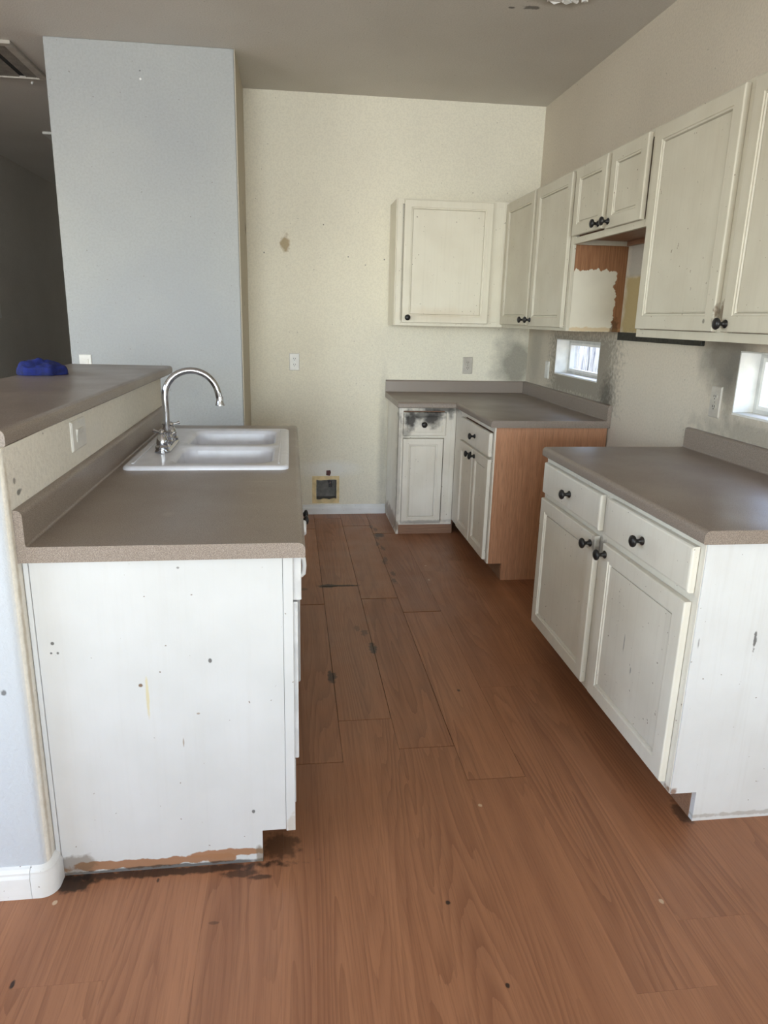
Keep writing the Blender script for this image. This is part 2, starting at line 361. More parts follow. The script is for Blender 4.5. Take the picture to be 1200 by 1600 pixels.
def siding_mat():
    t = NT('weathered_siding', .8, .2)
    g = t.noise(1, t.scale(t.pos(), (30,30,2.)), detail=6, rough=.7, dist=1.5)
    t.col(t.mix(t.ramp(g, .4, .62), lin((222,222,222)), lin((104,108,122)))); return t.m
M['siding'] = siding_mat()
def glass_mat():
    t = NT('window_glass'); out = t.t.nodes['Material Output']
    tr = t.n('BsdfTransparent'); gl = t.n('BsdfGlossy'); gl.inputs['Roughness'].default_value = .02
    mx = t.n('MixShader'); mx.inputs[0].default_value = .06
    t.t.links.new(tr.outputs[0], mx.inputs[1]); t.t.links.new(gl.outputs[0], mx.inputs[2]); t.t.links.new(mx.outputs[0], out.inputs[0]); return t.m
M['glass'] = glass_mat()
def side_panel_mat():
    """oak veneer whose white paint stops at a torn line where a hood used to sit"""
    t = NT('torn_paint_over_oak', .5, .35)
    g = t.noise(1, t.scale(t.pos(), (150,150,9)), detail=4)
    w = t.mix(t.ramp(g, .35, .7), lin((162,116,82)), lin((128,86,58)))
    p = t.mix(t.ramp(t.noise(6, detail=3), .3, .7), lin((224,217,200)), lin((214,206,189)))
    sp = t.n('SeparateXYZ'); t.set(sp.inputs[0], t.pos()); x, z = sp.outputs[0], sp.outputs[2]
    jag = t.ma('MULTIPLY', t.ma('SUBTRACT', t.noise(1, t.scale(t.pos(), (42,1,10)), detail=3), .5), .05)
    m1 = t.ramp(t.ma('ADD', z, jag), 1.692, 1.689)
    jx = t.ma('MULTIPLY', t.ma('SUBTRACT', t.noise(1, t.scale(t.pos(), (10,1,26)), detail=4), .5), .07)
    m2 = t.ramp(t.ma('ADD', x, jx), 1.648, 1.644)
    c = t.mix(t.ma('MULTIPLY', m1, m2), w, p)
    c = t.blot(c, (1.53,3.58,1.395), (.16,.1,.011), lin((196,160,100)), .55, 45, 1., .5)
    c = t.blot(c, (1.66,3.58,1.40), (.02,.1,.05), lin((92,64,40)), .8, 45, 1., .5)
    t.col(c); return t.m
M['torn'] = side_panel_mat()

# ------------------------------------------------------------------ setting
XW, YB, HC = 1.695, 5.018, 2.825
YF, XL = -9.0, -3.7
# floor: sub-floor with every plank a piece of its own
floor = structure('floor', MB().box(XL, 1.9, YF, 9.8, -.12, -.0095), M['subfloor'])
PW, PL, X0 = .195, 1.318, .130
ends = {-5:1.588,-4:1.27,-3:1.05,-2:1.588,-1:2.0,0:2.243,1:2.055,2:1.87,3:2.435,4:2.61,5:1.63,6:2.3,7:1.2}
cache = {}
def plank_mesh(w, l):
    k = (round(w,3), round(l,3))
    if k not in cache:
        b = .0002; z0, z1 = -.0095, 0
        ring = lambda i, z: [(-w/2+i,-l/2+i,z),(w/2-i,-l/2+i,z),(w/2-i,l/2-i,z),(-w/2+i,l/2-i,z)]
        mb = MB().loft([ring(0,z0), ring(0,z1-b*.7), ring(b,z1)])
        cache[k] = build('plank', mb, M['plank'])
        o = cache[k]; me = o.data; bpy.data.objects.remove(o); cache[k] = me
    return cache[k]
for k in range(-10, 8):
    x0 = X0 + PW*k; x1 = min(x0+PW, XW-.003)
    if x1-x0 < .02: continue
    e = ends.get(k, 1.0+.37*((k*5)%7)/2)
    y = e - PL*math.ceil((e+.7)/PL)
    ylim0 = -.6
    while y < YB-.01:
        a, b = max(y, ylim0), min(y+PL, YB-.004)
        if b-a > .05:
            wide = k in (0,1,2,-1) and a > 1.8
            gx, gy = (.0020, .0065) if wide else (.0001, .0003)
            w, l = x1-x0-gx, b-a-gy
            o = bpy.data.objects.new('plank', plank_mesh(w, l)); C.objects.link(o); o.parent = floor
            o.location = ((x0+x1)/2, (a+b)/2, 0)
        y += PL
# the rest of the room's floor, never in view: one sheet of the same laminate
rest = MB()
for k in range(-20, 8):
    x0 = X0 + PW*k; x1 = min(x0+PW, XW-.003)
    if k < -10: rest.box(max(x0,XL), x1-.0006, -.6, 9.7, -.0095, 0)
structure('floor_bounce_sheet', MB().box(XL, XW, YF, -.602, -.0095, .004), M['bounce_sheet'])  # unseen pale sheet added to bounce light onto the ceiling
ro = build('plank_run', rest, M['plank'], floor); ro['kind'] = 'stuff'

ceil = structure('ceiling', MB().box(XL-.15, 1.85, YF-.15, 9.8, HC, HC+.16), M['ceiling'])
def flake(pts, z):
    mb = MB(); n = len(pts); cx = sum(p[0] for p in pts)/n; cy = sum(p[1] for p in pts)/n
    top = [(p[0],p[1],z) for p in pts]; bot = [(p[0],p[1],z-.004-.012*random.random()) for p in pts]
    mb.loft([top, bot]); return mb
for fx, fy, s in ((1.155,3.452,.045),(1.215,3.455,.025),(1.25,3.44,.02),(1.295,3.445,.015),(1.2,3.40,.05)):
    build('paint_flake', flake([(fx+s*math.cos(a)*(.7+.5*random.random()), fy+s*.5*math.sin(a)*(.7+.5*random.random())) for a in [i*2*PI/9 for i in range(9)]], HC), M['plate'], ceil)

def wall_holes(name, mat, axis, d0, d1, u0, u1, z0, z1, holes):
    """wall slab with rectangular holes (u0,u1,z0,z1)"""
    mb = MB()
    us = sorted({u0,u1} | {h[0] for h in holes} | {h[1] for h in holes}); zs = sorted({z0,z1} | {h[2] for h in holes} | {h[3] for h in holes})
    for i in range(len(us)-1):
        for j in range(len(zs)-1):
            cu, cz = (us[i]+us[i+1])/2, (zs[j]+zs[j+1])/2
            if any(h[0]<cu<h[1] and h[2]<cz<h[3] for h in holes): continue
            if axis == 'x': mb.box(d0,d1,us[i],us[i+1],zs[j],zs[j+1])
            else: mb.box(us[i],us[i+1],d0,d1,zs[j],zs[j+1])
    # weld the tiles and drop the shared inner faces
    o = structure(name, mb, mat); bm = bmesh.new(); bm.from_mesh(o.data)
    bmesh.ops.remove_doubles(bm, verts=bm.verts, dist=1e-5)
    seen = {}
    for f in bm.faces: seen.setdefault(tuple(sorted(v.index for v in f.verts)), []).append(f)
    bmesh.ops.delete(bm, geom=[f for l in seen.values() if len(l) > 1 for f in l], context='FACES')
    bmesh.ops.recalc_face_normals(bm, faces=bm.faces); bm.to_mesh(o.data); bm.free()
    return o
WIN1 = (3.80, 4.463, 1.10, 1.325); WIN2 = (1.55, 2.545, 1.092, 1.338)
BOX = (.150, .300, .110, .262)
wall_holes('wall_back', M['wall_back'], 'y', YB, YB+.16, -.32, XW, 0, HC, [BOX])
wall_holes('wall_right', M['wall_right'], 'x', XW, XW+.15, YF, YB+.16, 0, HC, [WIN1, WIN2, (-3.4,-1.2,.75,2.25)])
structure('wall_pantry', MB().box(-1.308, -.32, 4.338, 9.6, 0, HC), M['wall_stub'], bevel=.006)
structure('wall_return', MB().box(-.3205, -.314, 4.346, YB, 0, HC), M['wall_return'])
structure('wall_left', MB().box(-2.82, -2.7, 4.25, 9.7, 0, HC), M['wall_hall'])
structure('wall_end', MB().box(-2.7, -1.308, 9.6, 9.72, 0, HC), M['wall_hall'])
structure('wall_light_block', MB().box(XL, .9, -2.6, -2.48, 0, .76), M['wall_room'])   # unseen low wall added to hold back the door light low down
structure('wall_dining', MB().box(XL, -2.65, 4.13, 4.25, 0, HC), M['wall_room'])
wall_holes('wall_side', M['wall_room'], 'x', XL-.12, XL, YF, 4.25, 0, HC, [(-1.05,2.45,.65,2.35)])
wall_holes('wall_front', M['wall_room'], 'y', YF-.12, YF, XL, XW, 0, HC, [(-3.25, 1.35, .15, 2.65)])
# half wall that carries the bar, its corner rounded
def rr(x0,x1,y0,y1,r,n=6,which=(1,1,1,1)):
    out = []
    for (cx,cy,a0,on) in ((x0+r,y0+r,PI,which[0]),(x1-r,y0+r,1.5*PI,which[1]),(x1-r,y1-r,0,which[2]),(x0+r,y1-r,.5*PI,which[3])):
        if on: out += [(cx+r*math.cos(a0+.5*PI*i/n), cy+r*math.sin(a0+.5*PI*i/n)) for i in range(n+1)]
        else: out.append((cx+r*math.cos(a0+.25*PI)*1.41421356, cy+r*math.sin(a0+.25*PI)*1.41421356))
    return out
structure('wall_peninsula', MB().prism(rr(-.81,-.648,1.535,3.47,.022), 0, 1.142, 'z'), M['wall_half'], smooth=40)
def sweep(path, prof, cap=True):
    """profile (offset to the right-hand side, z) carried along an open XY path with mitres"""
    P = [Vector(p) for p in path]; rings = []
    for i, p in enumerate(P):
        ns = []
        for a, b in ((i-1,i),(i,i+1)):
            if a >= 0 and b < len(P):
                d = (P[b]-P[a]).normalized(); ns.append(Vector((d.y,-d.x)))
        nrm = sum(ns, Vector((0,0))).normalized(); k = 1/max(.2, nrm.dot(ns[0]))
        rings.append([(p.x+nrm.x*k*o, p.y+nrm.y*k*o, z) for o, z in prof])
    return MB().loft(rings, cap, cap)
BBP = [(0,0),(.014,0),(.014,.045),(.011,.056),(.006,.062),(.005,.068),(0,.072)]
BBL = [(0,0),(.017,0),(.017,.06),(.013,.068),(.013,.074),(.007,.082),(0,.086)]
arc = [(-.67+.022*math.cos(a), 1.557+.022*math.sin(a)) for a in [-.5*PI+.5*PI*i/6 for i in range(7)]]
bb = structure('baseboard_peninsula', sweep([(-.81,1.535),(-.69,1.535)], BBL), M['basebd'])
build('corner_block', sweep([(-.689,1.535)]+arc+[(-.648,1.585)], BBL), M['basebd'], bb, smooth=35)
structure('baseboard_back', sweep([(-.32,YB),(.668,YB)], BBP), M['basebd'])

# windows in the right wall: frame, pane, outside a pale board siding and ground
def window(n, h):
    y0,y1,z0,z1 = h; xo = XW+.085; f = .024
    w = structure('window_%d' % n, MB().box(xo,xo+.05,y0,y0+f,z0,z1).box(xo,xo+.05,y1-f,y1,z0,z1).box(xo,xo+.05,y0+f,y1-f,z0,z0+f).box(xo,xo+.05,y0+f,y1-f,z1-f,z1), M['vinyl'])
    g = f+.014
    build('sash', MB().box(xo-.0,xo+.03,y0+f,y0+g,z0+f,z1-f).box(xo,xo+.03,y1-g,y1-f,z0+f,z1-f).box(xo,xo+.03,y0+g,y1-g,z0+f,z0+g).box(xo,xo+.03,y0+g,y1-g,z1-g,z1-f), M['plate'], w)
    build('pane', MB().box(xo+.014,xo+.018,y0+g,y1-g,z0+g,z1-g), M['glass'], w)
    build('jamb_liner', MB().box(XW+.001,xo,y1-.006,y1-.001,z0+.009,z1-.007).box(XW+.001,xo,y0+.001,y0+.006,z0+.009,z1-.007).box(XW+.001,xo,y0+.001,y1-.001,z1-.006,z1-.001), M['plate'], w)
    build('window_sill', MB().box(XW+.001,xo,y0+.001,y1-.001,z0,z0+.008), M['plate'], w)
    return w
window(1, WIN1); window(2, WIN2)
structure('ground', MB().box(1.86, 9, -4, 14, -.3, -.14), M['ground'])
sd_ = T('neighbour_siding', 'pale weathered board siding seen outside through both small windows', 'siding', (3.2,6,-.14))
for i in range(30):
    y = 1.2 + i*.34
    sd_.part('siding_board', MB().box(3.17+.004*(i%3), 3.21, y+.011, y+.329, -.14, 2.0), M['siding'])
sd_.part('backing', MB().box(3.215, 3.3, 1.2, 11.4, -.14, 2.0), M['dark'])

# ------------------------------------------------------------------ shared parts
_knob = None
def knob(parent, off, pos, d, mat=None, s=1.12):
    global _knob
    if _knob is None:
        mb = MB().lathe([(.011,0),(.0125,.002),(.011,.005),(.0065,.008),(.0055,.016),(.008,.021),(.0155,.025),(.0172,.029),(.0160,.033),(.010,.0365),(.003,.038)], n=18)
        o = build('knob', mb, M['black'], smooth=50); _knob = o.data; bpy.data.objects.remove(o)
    o = bpy.data.objects.new('knob', _knob); C.objects.link(o); o.parent = parent
    o.location = Vector(pos) - Vector(off); o.rotation_euler = Vector(d).to_track_quat('Z','Y').to_euler(); o.scale = (s,s,s)
    return o
def fmap(face, d):
    return {'-x': lambda u,v,n: (d-n,u,v), '+x': lambda u,v,n: (d+n,u,v), '-y': lambda u,v,n: (u,d-n,v)}[face]
FD = {'-x':(-1,0,0), '+x':(1,0,0), '-y':(0,-1,0)}
def door(t, face, d, u0,u1,v0,v1, mat, knob_at=None, stile=.05, th=.02, name='door', lab=None):
    f = fmap(face, d)
    ring = lambda i, n: [f(u0+i,v0+i,n), f(u1-i,v0+i,n), f(u1-i,v1-i,n), f(u0+i,v1-i,n)]
    s = stile
    rings = [ring(0,0), ring(0,th-.004), ring(.0015,th-.0012), ring(.004,th), ring(s,th), ring(s+.0025,th-.0035), ring(s+.0085,th-.0035), ring(s+.012,th-.0115)]
    o = t.part(name, MB().loft(rings), mat)
    q = s+.0145; pr = lambda i, n: [f(u0+q+i,v0+q+i,n), f(u1-q-i,v0+q+i,n), f(u1-q-i,v1-q-i,n), f(u0+q+i,v1-q-i,n)]
    t.part(name+'_panel', MB().loft([pr(0,th-.0092), pr(.0,th-.0078), pr(.0008,th-.007)]), mat, o)
    if knob_at: knob(o, t.l, f(knob_at[0], knob_at[1], th), FD[face])
    return o
def drawer(t, face, d, u0,u1,v0,v1, mat, knob_at=None, th=.02, groove=False, name='drawer_front'):
    f = fmap(face, d); ring = lambda i, n: [f(u0+i,v0+i,n), f(u1-i,v0+i,n), f(u1-i,v1-i,n), f(u0+i,v1-i,n)]
    rings = [ring(0,0), ring(0,th-.006), ring(.003,th-.0015), ring(.008,th)]
    if groove: rings += [ring(.022,th), ring(.024,th-.003), ring(.028,th-.003), ring(.03,th)]
    o = t.part(name, MB().loft(rings), mat)
    if knob_at: knob(o, t.l, f(knob_at[0], knob_at[1], th), FD[face])
    return o
def frame_mb(face, d, u0,u1,v0,v1, rails, th=.018, w=.03):
    """face frame: outer ring plus extra bars; rails = list of boxes (u0,u1,v0,v1)"""
    f = fmap(face, d); mb = MB()
    for a,b,c,e in [(u0,u0+w,v0,v1),(u1-w,u1,v0,v1),(u0+w,u1-w,v0,v0+w),(u0+w,u1-w,v1-w,v1)]+list(rails):
        p, q = f(a,c,-th), f(b,e,0)
        mb.box(min(p[0],q[0]),max(p[0],q[0]),min(p[1],q[1]),max(p[1],q[1]),min(p[2],q[2]),max(p[2],q[2]))
    return mb

# ------------------------------------------------------------------ right base cabinet
t = T('base_cabinet', 'white base cabinet nearest on the right, two drawers over two doors', 'cabinet', (1.38,2.2,0), 'white base cabinets')
toe = lambda x0, x1, k: [(x0,.1),(x0,.876),(x1,.876),(x1,0),(x0+k,0),(x0+k,.1)]
y0, y1 = 1.627, 2.805
t.part('end_panel', MB().prism(toe(1.062,1.688,.082), y0-.004, y0-.0003, 'y').prism(toe(1.0785,1.688,.066), y0-.0003, y0+.016, 'y'), M['paint_end_lit'])
t.part('end_panel', MB().prism(toe(1.078,1.688,.082), y1-.016, y1, 'y'), M['paint_right'])
t.part('carcass', MB().box(1.081,1.688,y0+.017,y1-.017,.1,.87), M['veneer_y'])
t.part('face_frame', frame_mb('-x',1.060,y0,y1,.1,.876,[(2.160,2.248,.13,.846),(y0+.03,2.160,.69,.73),(2.248,y1-.03,.69,.73)]), M['paint_right'])
t.part('toe_kick', MB().box(1.143,1.155,y0+.017,y1-.017,0,.1), M['kick_x'])
door(t,'-x',1.058,2.236,2.788,.122,.697,M['paint_right'],(2.268,.662))
door(t,'-x',1.058,1.652,2.172,.122,.694,M['paint_right'],(2.146,.660))
drawer(t,'-x',1.058,2.222,2.786,.722,.852,M['paint_right'],(2.492,.786))
drawer(t,'-x',1.058,1.648,2.168,.722,.855,M['paint_right'],(1.912,.786))

# ------------------------------------------------------------------ worktops
def nose(xf, xb, top=.914, th=.038, r=.016, n=6, sgn=1):
    """worktop cross-section from the rolled front edge xf to xb, as (x,z)"""
    p = [(xb, top-th), (xf+sgn*.004, top-th), (xf, top-th+.004)]
    p += [(xf+sgn*(r-r*math.cos(.5*PI*i/n)), top-r+r*math.sin(.5*PI*i/n)) for i in range(n+1)]
    return p + [(xb, top)]
def splash(xf, xw, top=.914, hi=1.0, cove=.006, sgn=1, r=.012):
    """upstand with a coved foot and rolled top: front face xf, back xw"""
    p = [(xw, top-.038), (xf-sgn*cove, top-.038), (xf-sgn*cove, top)]
    p += [(xf-sgn*cove+sgn*cove*math.sin(.5*PI*i/4), top+cove-cove*math.cos(.5*PI*i/4)) for i in range(1,5)]
    p += [(xf+sgn*(r-r*math.cos(.5*PI*i/5)), hi-r+r*math.sin(.5*PI*i/5)) for i in range(6)]
    return p + [(xw, hi)]
t = T('worktop', 'taupe laminate worktop on the nearest right cabinet, beside the bright window', 'worktop', (1.38,2.2,.876), 'taupe laminate worktops')
t.part('top', MB().prism(nose(1.036,1.666), 1.603, 2.812, 'y'), M['counter'], smooth=25)
t.part('backsplash', MB().prism(splash(1.672,1.694), 1.603, 2.812, 'y'), M['counter'], smooth=25)

# L-shaped worktop in the corner
t = T('worktop', 'L-shaped taupe laminate worktop in the far corner under the upper cabinets', 'worktop', (1.3,4.5,.876), 'taupe laminate worktops')
XI, YI, XE, YN = 1.028, 4.385, .650, 3.572
path = [(XE,YI),(XI,YI),(XI,YN)]
prof = [(-.05,.876),(-.004,.876),(0,.880)] + [(-(.016-.016*math.cos(.5*PI*i/6)), .898+.016*math.sin(.5*PI*i/6)) for i in range(7)] + [(-.05,.914)]
mb = sweep(path, prof)
ip = [(XE,YI+.05),(XI+.05,YI+.05),(XI+.05,YN),(XW-.029,YN),(XW-.029,YB-.024),(XE,YB-.024)]
mb.prism(ip, .876, .914, 'z')
t.part('top', mb, M['counter'], smooth=25)
t.part('backsplash', MB().prism(splash(1.672,1.694), YN, YB-.001, 'y'), M['counter'], smooth=25)
sp = [(y, z) for y, z in splash(YB-.018, YB-.001)]
t.part('backsplash', MB().prism(sp, XE, 1.671, 'x'), M['counter'], smooth=25)

# ------------------------------------------------------------------ corner base cabinets
t = T('base_cabinet', 'base cabinet with bare oak end panel, one drawer over two doors', 'cabinet', (1.38,4.3,0), 'white base cabinets')
y0 = 3.595
t.part('end_panel', MB().prism(toe(1.0655,1.688,.082), y0-.004, y0-.0003, 'y').prism(toe(1.0785,1.688,.066), y0-.0003, y0+.014, 'y'), M['veneer'])
t.part('carcass', MB().box(1.077,1.688,y0+.015,YB-.01,.1,.87), M['veneer_y'])
t.part('face_frame', frame_mb('-x',1.058,y0,4.486,.1,.876,[(y0+.03,4.29,.675,.715),(3.925,3.985,.13,.675),(4.29,4.456,.13,.846)]), M['paint_corner'])
t.part('toe_kick', MB().box(1.143,1.155,y0+.015,4.50,0,.1), M['kick_x'])
door(t,'-x',1.057,3.962,4.285,.115,.690,M['paint_corner'],(3.992,.655))
door(t,'-x',1.057,3.628,3.945,.115,.692,M['paint_corner'],(3.908,.656))
drawer(t,'-x',1.057,3.628,4.285,.708,.838,M['paint_corner'],(3.92,.773))
t = T('base_cabinet', 'narrow sooty base cabinet against the back wall, facing the camera', 'cabinet', (.86,4.75,0), 'white base cabinets')
t.part('side_panel', MB().box(.672,.688,4.487,YB-.02,0,.876), M['paint_corner'], bevel=.001)
t.part('carcass', MB().box(.689,1.070,4.505,YB-.02,.06,.87), M['veneer_y'])
t.part('face_frame', frame_mb('-y',4.486,.672,1.056,.066,.876,[(.702,.98,.666,.682),(.98,1.026,.096,.846)],th=.018), M['paint_corner'], bevel=.001)
t.part('toe_kick', MB().box(.689,1.064,4.492,4.504,0,.066), M['kick_x'])
drawer(t,'-y',4.484,.703,.988,.683,.838,M['paint_corner'],(.835,.760),groove=True,th=.018)
dd = door(t,'-y',4.484,.703,.972,.080,.664,M['paint_corner'],None,stile=.038,th=.018)
t.part('knob_hole', MB().lathe([(.012,0),(.013,.001),(.012,.003),(.004,.003)],(.725,4.466,.642),(0,-1,0)), M['paint_corner'], dd)

# ------------------------------------------------------------------ upper cabinets
def upper(name, label, y0, y1, z0, doors, near_side, loc, kn):
    t = T(name, label, 'cabinet', loc, 'white wall cabinets')
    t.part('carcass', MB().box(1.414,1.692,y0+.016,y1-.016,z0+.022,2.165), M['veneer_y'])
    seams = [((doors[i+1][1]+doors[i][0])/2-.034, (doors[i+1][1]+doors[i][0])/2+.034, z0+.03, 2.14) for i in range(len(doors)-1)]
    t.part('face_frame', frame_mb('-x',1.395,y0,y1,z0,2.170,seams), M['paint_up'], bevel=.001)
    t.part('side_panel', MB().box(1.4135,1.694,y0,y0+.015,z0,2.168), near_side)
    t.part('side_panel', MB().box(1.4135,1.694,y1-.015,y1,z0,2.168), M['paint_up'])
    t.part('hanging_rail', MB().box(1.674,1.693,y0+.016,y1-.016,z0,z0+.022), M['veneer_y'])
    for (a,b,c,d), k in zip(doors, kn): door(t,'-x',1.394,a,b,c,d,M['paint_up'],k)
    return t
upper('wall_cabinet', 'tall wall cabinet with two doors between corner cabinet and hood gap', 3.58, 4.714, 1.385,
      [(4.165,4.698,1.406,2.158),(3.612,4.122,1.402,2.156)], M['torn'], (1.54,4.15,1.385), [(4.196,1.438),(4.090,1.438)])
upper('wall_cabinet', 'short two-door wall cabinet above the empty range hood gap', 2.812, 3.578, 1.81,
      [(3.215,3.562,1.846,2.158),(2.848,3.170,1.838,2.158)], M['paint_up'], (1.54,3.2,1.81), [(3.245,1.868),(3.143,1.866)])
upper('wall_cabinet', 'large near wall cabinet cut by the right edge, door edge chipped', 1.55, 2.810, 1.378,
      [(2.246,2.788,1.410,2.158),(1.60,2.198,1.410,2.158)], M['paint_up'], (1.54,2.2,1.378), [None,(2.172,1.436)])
t = T('wall_cabinet', 'single-door wall cabinet on the back wall facing the camera', 'cabinet', (1.02,4.87,1.385), 'white wall cabinets')
t.part('carcass', MB().box(.666,1.40,4.734,YB-.003,1.40,2.166), M['paint_up_lit'])
t.part('side_panel', MB().box(.655,.666,4.733,YB-.002,1.385,2.170), M['paint_up_lit'])
t.part('face_frame', frame_mb('-y',4.714,.660,1.394,1.385,2.172,[(1.29,1.36,1.419,2.138)],w=.034), M['paint_up_lit'], bevel=.001)
door(t,'-y',4.713,.704,1.286,1.405,2.163,M['paint_up_lit'],(.737,1.437),stile=.044)
# strip left from the old range hood
t = T('hood_strip', 'black metal strip left on the wall below the hood gap', 'strip', (1.685,3.18,1.345), None)
mb = MB().box(1.678,1.6945,2.79,3.57,1.345,1.385)
t.part('strip', mb, M['dark_metal'], bevel=.002)
for k in range(9):
    y = 3.42-.05*k
    t.part('vent_slot', MB().box(1.6765,1.679,y-.012,y+.012,1.356,1.362), M['slot'])

# ------------------------------------------------------------------ peninsula: cabinet, dishwasher, worktop, sink
t = T('peninsula_cabinet', 'large white end panel and sink cabinet of the left peninsula', 'cabinet', (-.33,2.4,0))
def toeL(x0): return [(-.032,.096),(-.032,.876),(x0,.876),(x0,0),(-.118,0),(-.118,.096)]
t.part('end_panel', MB().prism([(-.055,.098),(-.055,.876),(-.634,.876),(-.634,0),(-.118,0),(-.118,.098)], 1.5875, 1.605, 'y'), M['paint_left'], bevel=.001)
t.part('corner_stile', MB().box(-.0542,-.030,1.5862,1.607,.094,.876), M['paint_left'], bevel=.0012)
t.part('filler_strip', MB().box(-.6465,-.6348,1.585,1.600,.0,.876), M['paint_left'], bevel=.002)
t.part('face_frame', frame_mb('+x',-.026,2.225,3.37,.1,.876,[(2.255,2.77,.66,.69),(2.81,3.34,.66,.69),(2.77,2.81,.13,.846)]), M['paint_left'])
t.part('side_panel', MB().prism(toeL(-.645), 2.225, 2.24, 'y'), M['paint_left'])
t.part('side_panel', MB().prism([(x-.014,z) for x,z in toeL(-.632)], 3.355, 3.37, 'y'), M['paint_left'])
t.part('cabinet_floor', MB().box(-.64,-.046,2.241,3.354,.1,.116), M['veneer_y'])
t.part('toe_kick', MB().box(-.13,-.118,2.24,3.355,0,.1), M['kick_x'])
door(t,'+x',-.025,2.33,2.785,.120,.655,M['paint_left'],(2.752,.655-.035))
door(t,'+x',-.025,2.805,3.29,.120,.655,M['paint_left'],(2.84,.655-.035))
drawer(t,'+x',-.025,2.33,3.29,.695,.845,M['paint_left'])
t = T('dishwasher', 'white dishwasher seen edge-on beside the peninsula end panel', 'dishwasher', (-.33,1.92,0))
t.part('tub', MB().box(-.62,-.055,1.61,2.22,.12,.868), M['dark'])
t.part('control_panel', MB().box(-.054,-.0095,1.612,2.218,.748,.868), M['white_app'], bevel=.003)
t.part('door_front', MB().box(-.054,-.0185,1.612,2.218,.298,.744), M['white_app'], bevel=.003)
t.part('access_panel', MB().box(-.054,-.0275,1.614,2.216,.16,.294), M['white_app'], bevel=.002)
t.part('kick_plate', MB().box(-.20,-.19,1.614,2.216,0,.12), M['dark'])
t.part('latch', MB().tube([(-.0095,1.72,.825),(-.002,1.72,.82),(.0,1.72,.80),(-.002,1.72,.778),(-.0095,1.72,.772)], .006, 8), M['white_app'], smooth=60)
t.part('dial', MB().lathe([(.03,0),(.03,.004),(.024,.008),(.023,.018),(.018,.022)],(-.0095,2.04,.805),(1,0,0)), M['white_app'], smooth=40)

t = T('worktop', 'long taupe worktop of the left peninsula with the white sink set in it', 'worktop', (-.32,2.47,.876), 'taupe laminate worktops')
YA, YE, S0, S1 = 1.5665, 3.385, 2.425, 3.165
nm = MB()
pr = nose(0,-.622,sgn=-1,r=.018)
nm.prism(pr, YA, S0, 'y'); nm.prism(pr, S1, YE, 'y')
nm.prism(nose(0,-.075,sgn=-1,r=.018), S0, S1, 'y'); nm.box(-.622,-.47,S0,S1,.876,.914)
t.part('top', nm, M['counter'], smooth=25)
t.part('backsplash', MB().prism(splash(-.628,-.6475,sgn=-1,r=.014), YA, YE+.07, 'y'), M['counter'], smooth=25)

# sink
t = T('kitchen_sink', 'white enamel double-bowl sink set into the peninsula worktop', 'sink', (-.32,2.79,.914))
def R3(x0,x1,y0,y1,r,z,n=5): return [(x,y,z) for x,y in rr(x0,x1,y0,y1,r,n)]
sx0,sx1,sy0,sy1 = -.602,-.040,2.372,3.212
mb = MB()
mb.loft([R3(sx0,sx1,sy0,sy1,.03,.914), R3(sx0,sx1,sy0,sy1,.03,.920), R3(sx0+.003,sx1-.003,sy0+.003,sy1-.003,.03,.925), R3(sx0+.012,sx1-.012,sy0+.012,sy1-.012,.025,.928),
         R3(sx0+.022,sx1-.022,sy0+.022,sy1-.022,.001,.927)], False, False)
ym = 2.772
ix0,ix1,iy0,iy1 = sx0+.022,sx1-.022,sy0+.022,sy1-.022
xd = -.475
mb.add([(ix0,iy0,.927),(xd,iy0,.927),(xd,ym,.927),(xd,iy1,.927),(ix0,iy1,.927),(ix0,ym,.927)], [(0,1,2,5),(5,2,3,4)])
bw = MB()
for a,b,c0,c1 in ((iy0,ym,2.432,2.752),(ym,iy1,2.796,3.150)):
    bx0,bx1 = -.455,-.092
    mb.loft([R3(xd,ix1,a,b,.001,.927), R3(bx0,bx1,c0,c1,.05,.927), R3(bx0+.006,bx1-.006,c0+.006,c1-.006,.05,.924), R3(bx0+.012,bx1-.012,c0+.012,c1-.012,.05,.912)], False, False)
    bw.loft([R3(bx0+.012,bx1-.012,c0+.012,c1-.012,.05,.912), R3(bx0+.02,bx1-.02,c0+.02,c1-.02,.05,.86), R3(bx0+.028,bx1-.028,c0+.028,c1-.028,.05,.77), R3(bx0+.05,bx1-.05,c0+.05,c1-.05,.05,.742), R3(bx0+.12,bx1-.12,c0+.12,c1-.12,.03,.738)], False, True)
rim = t.part('rim', mb, M['enamel'], smooth=50)
bo = t.part('bowls', bw, M['enamel'], smooth=50)
for c in (2.592, 2.973):
    t.part('drain', MB().lathe([(.042,0),(.04,.003),(.03,.002),(.028,-.006)],(-.273,c,.739)), M['chrome'], bo, smooth=40)
t.part('deck_ridge', MB().box(-.578,-.568,2.42,3.16,.927,.931), M['enamel'], rim, bevel=.002)
t.part('deck_ridge', MB().box(-.079,-.071,2.42,3.16,.927,.930), M['enamel'], rim, bevel=.002)

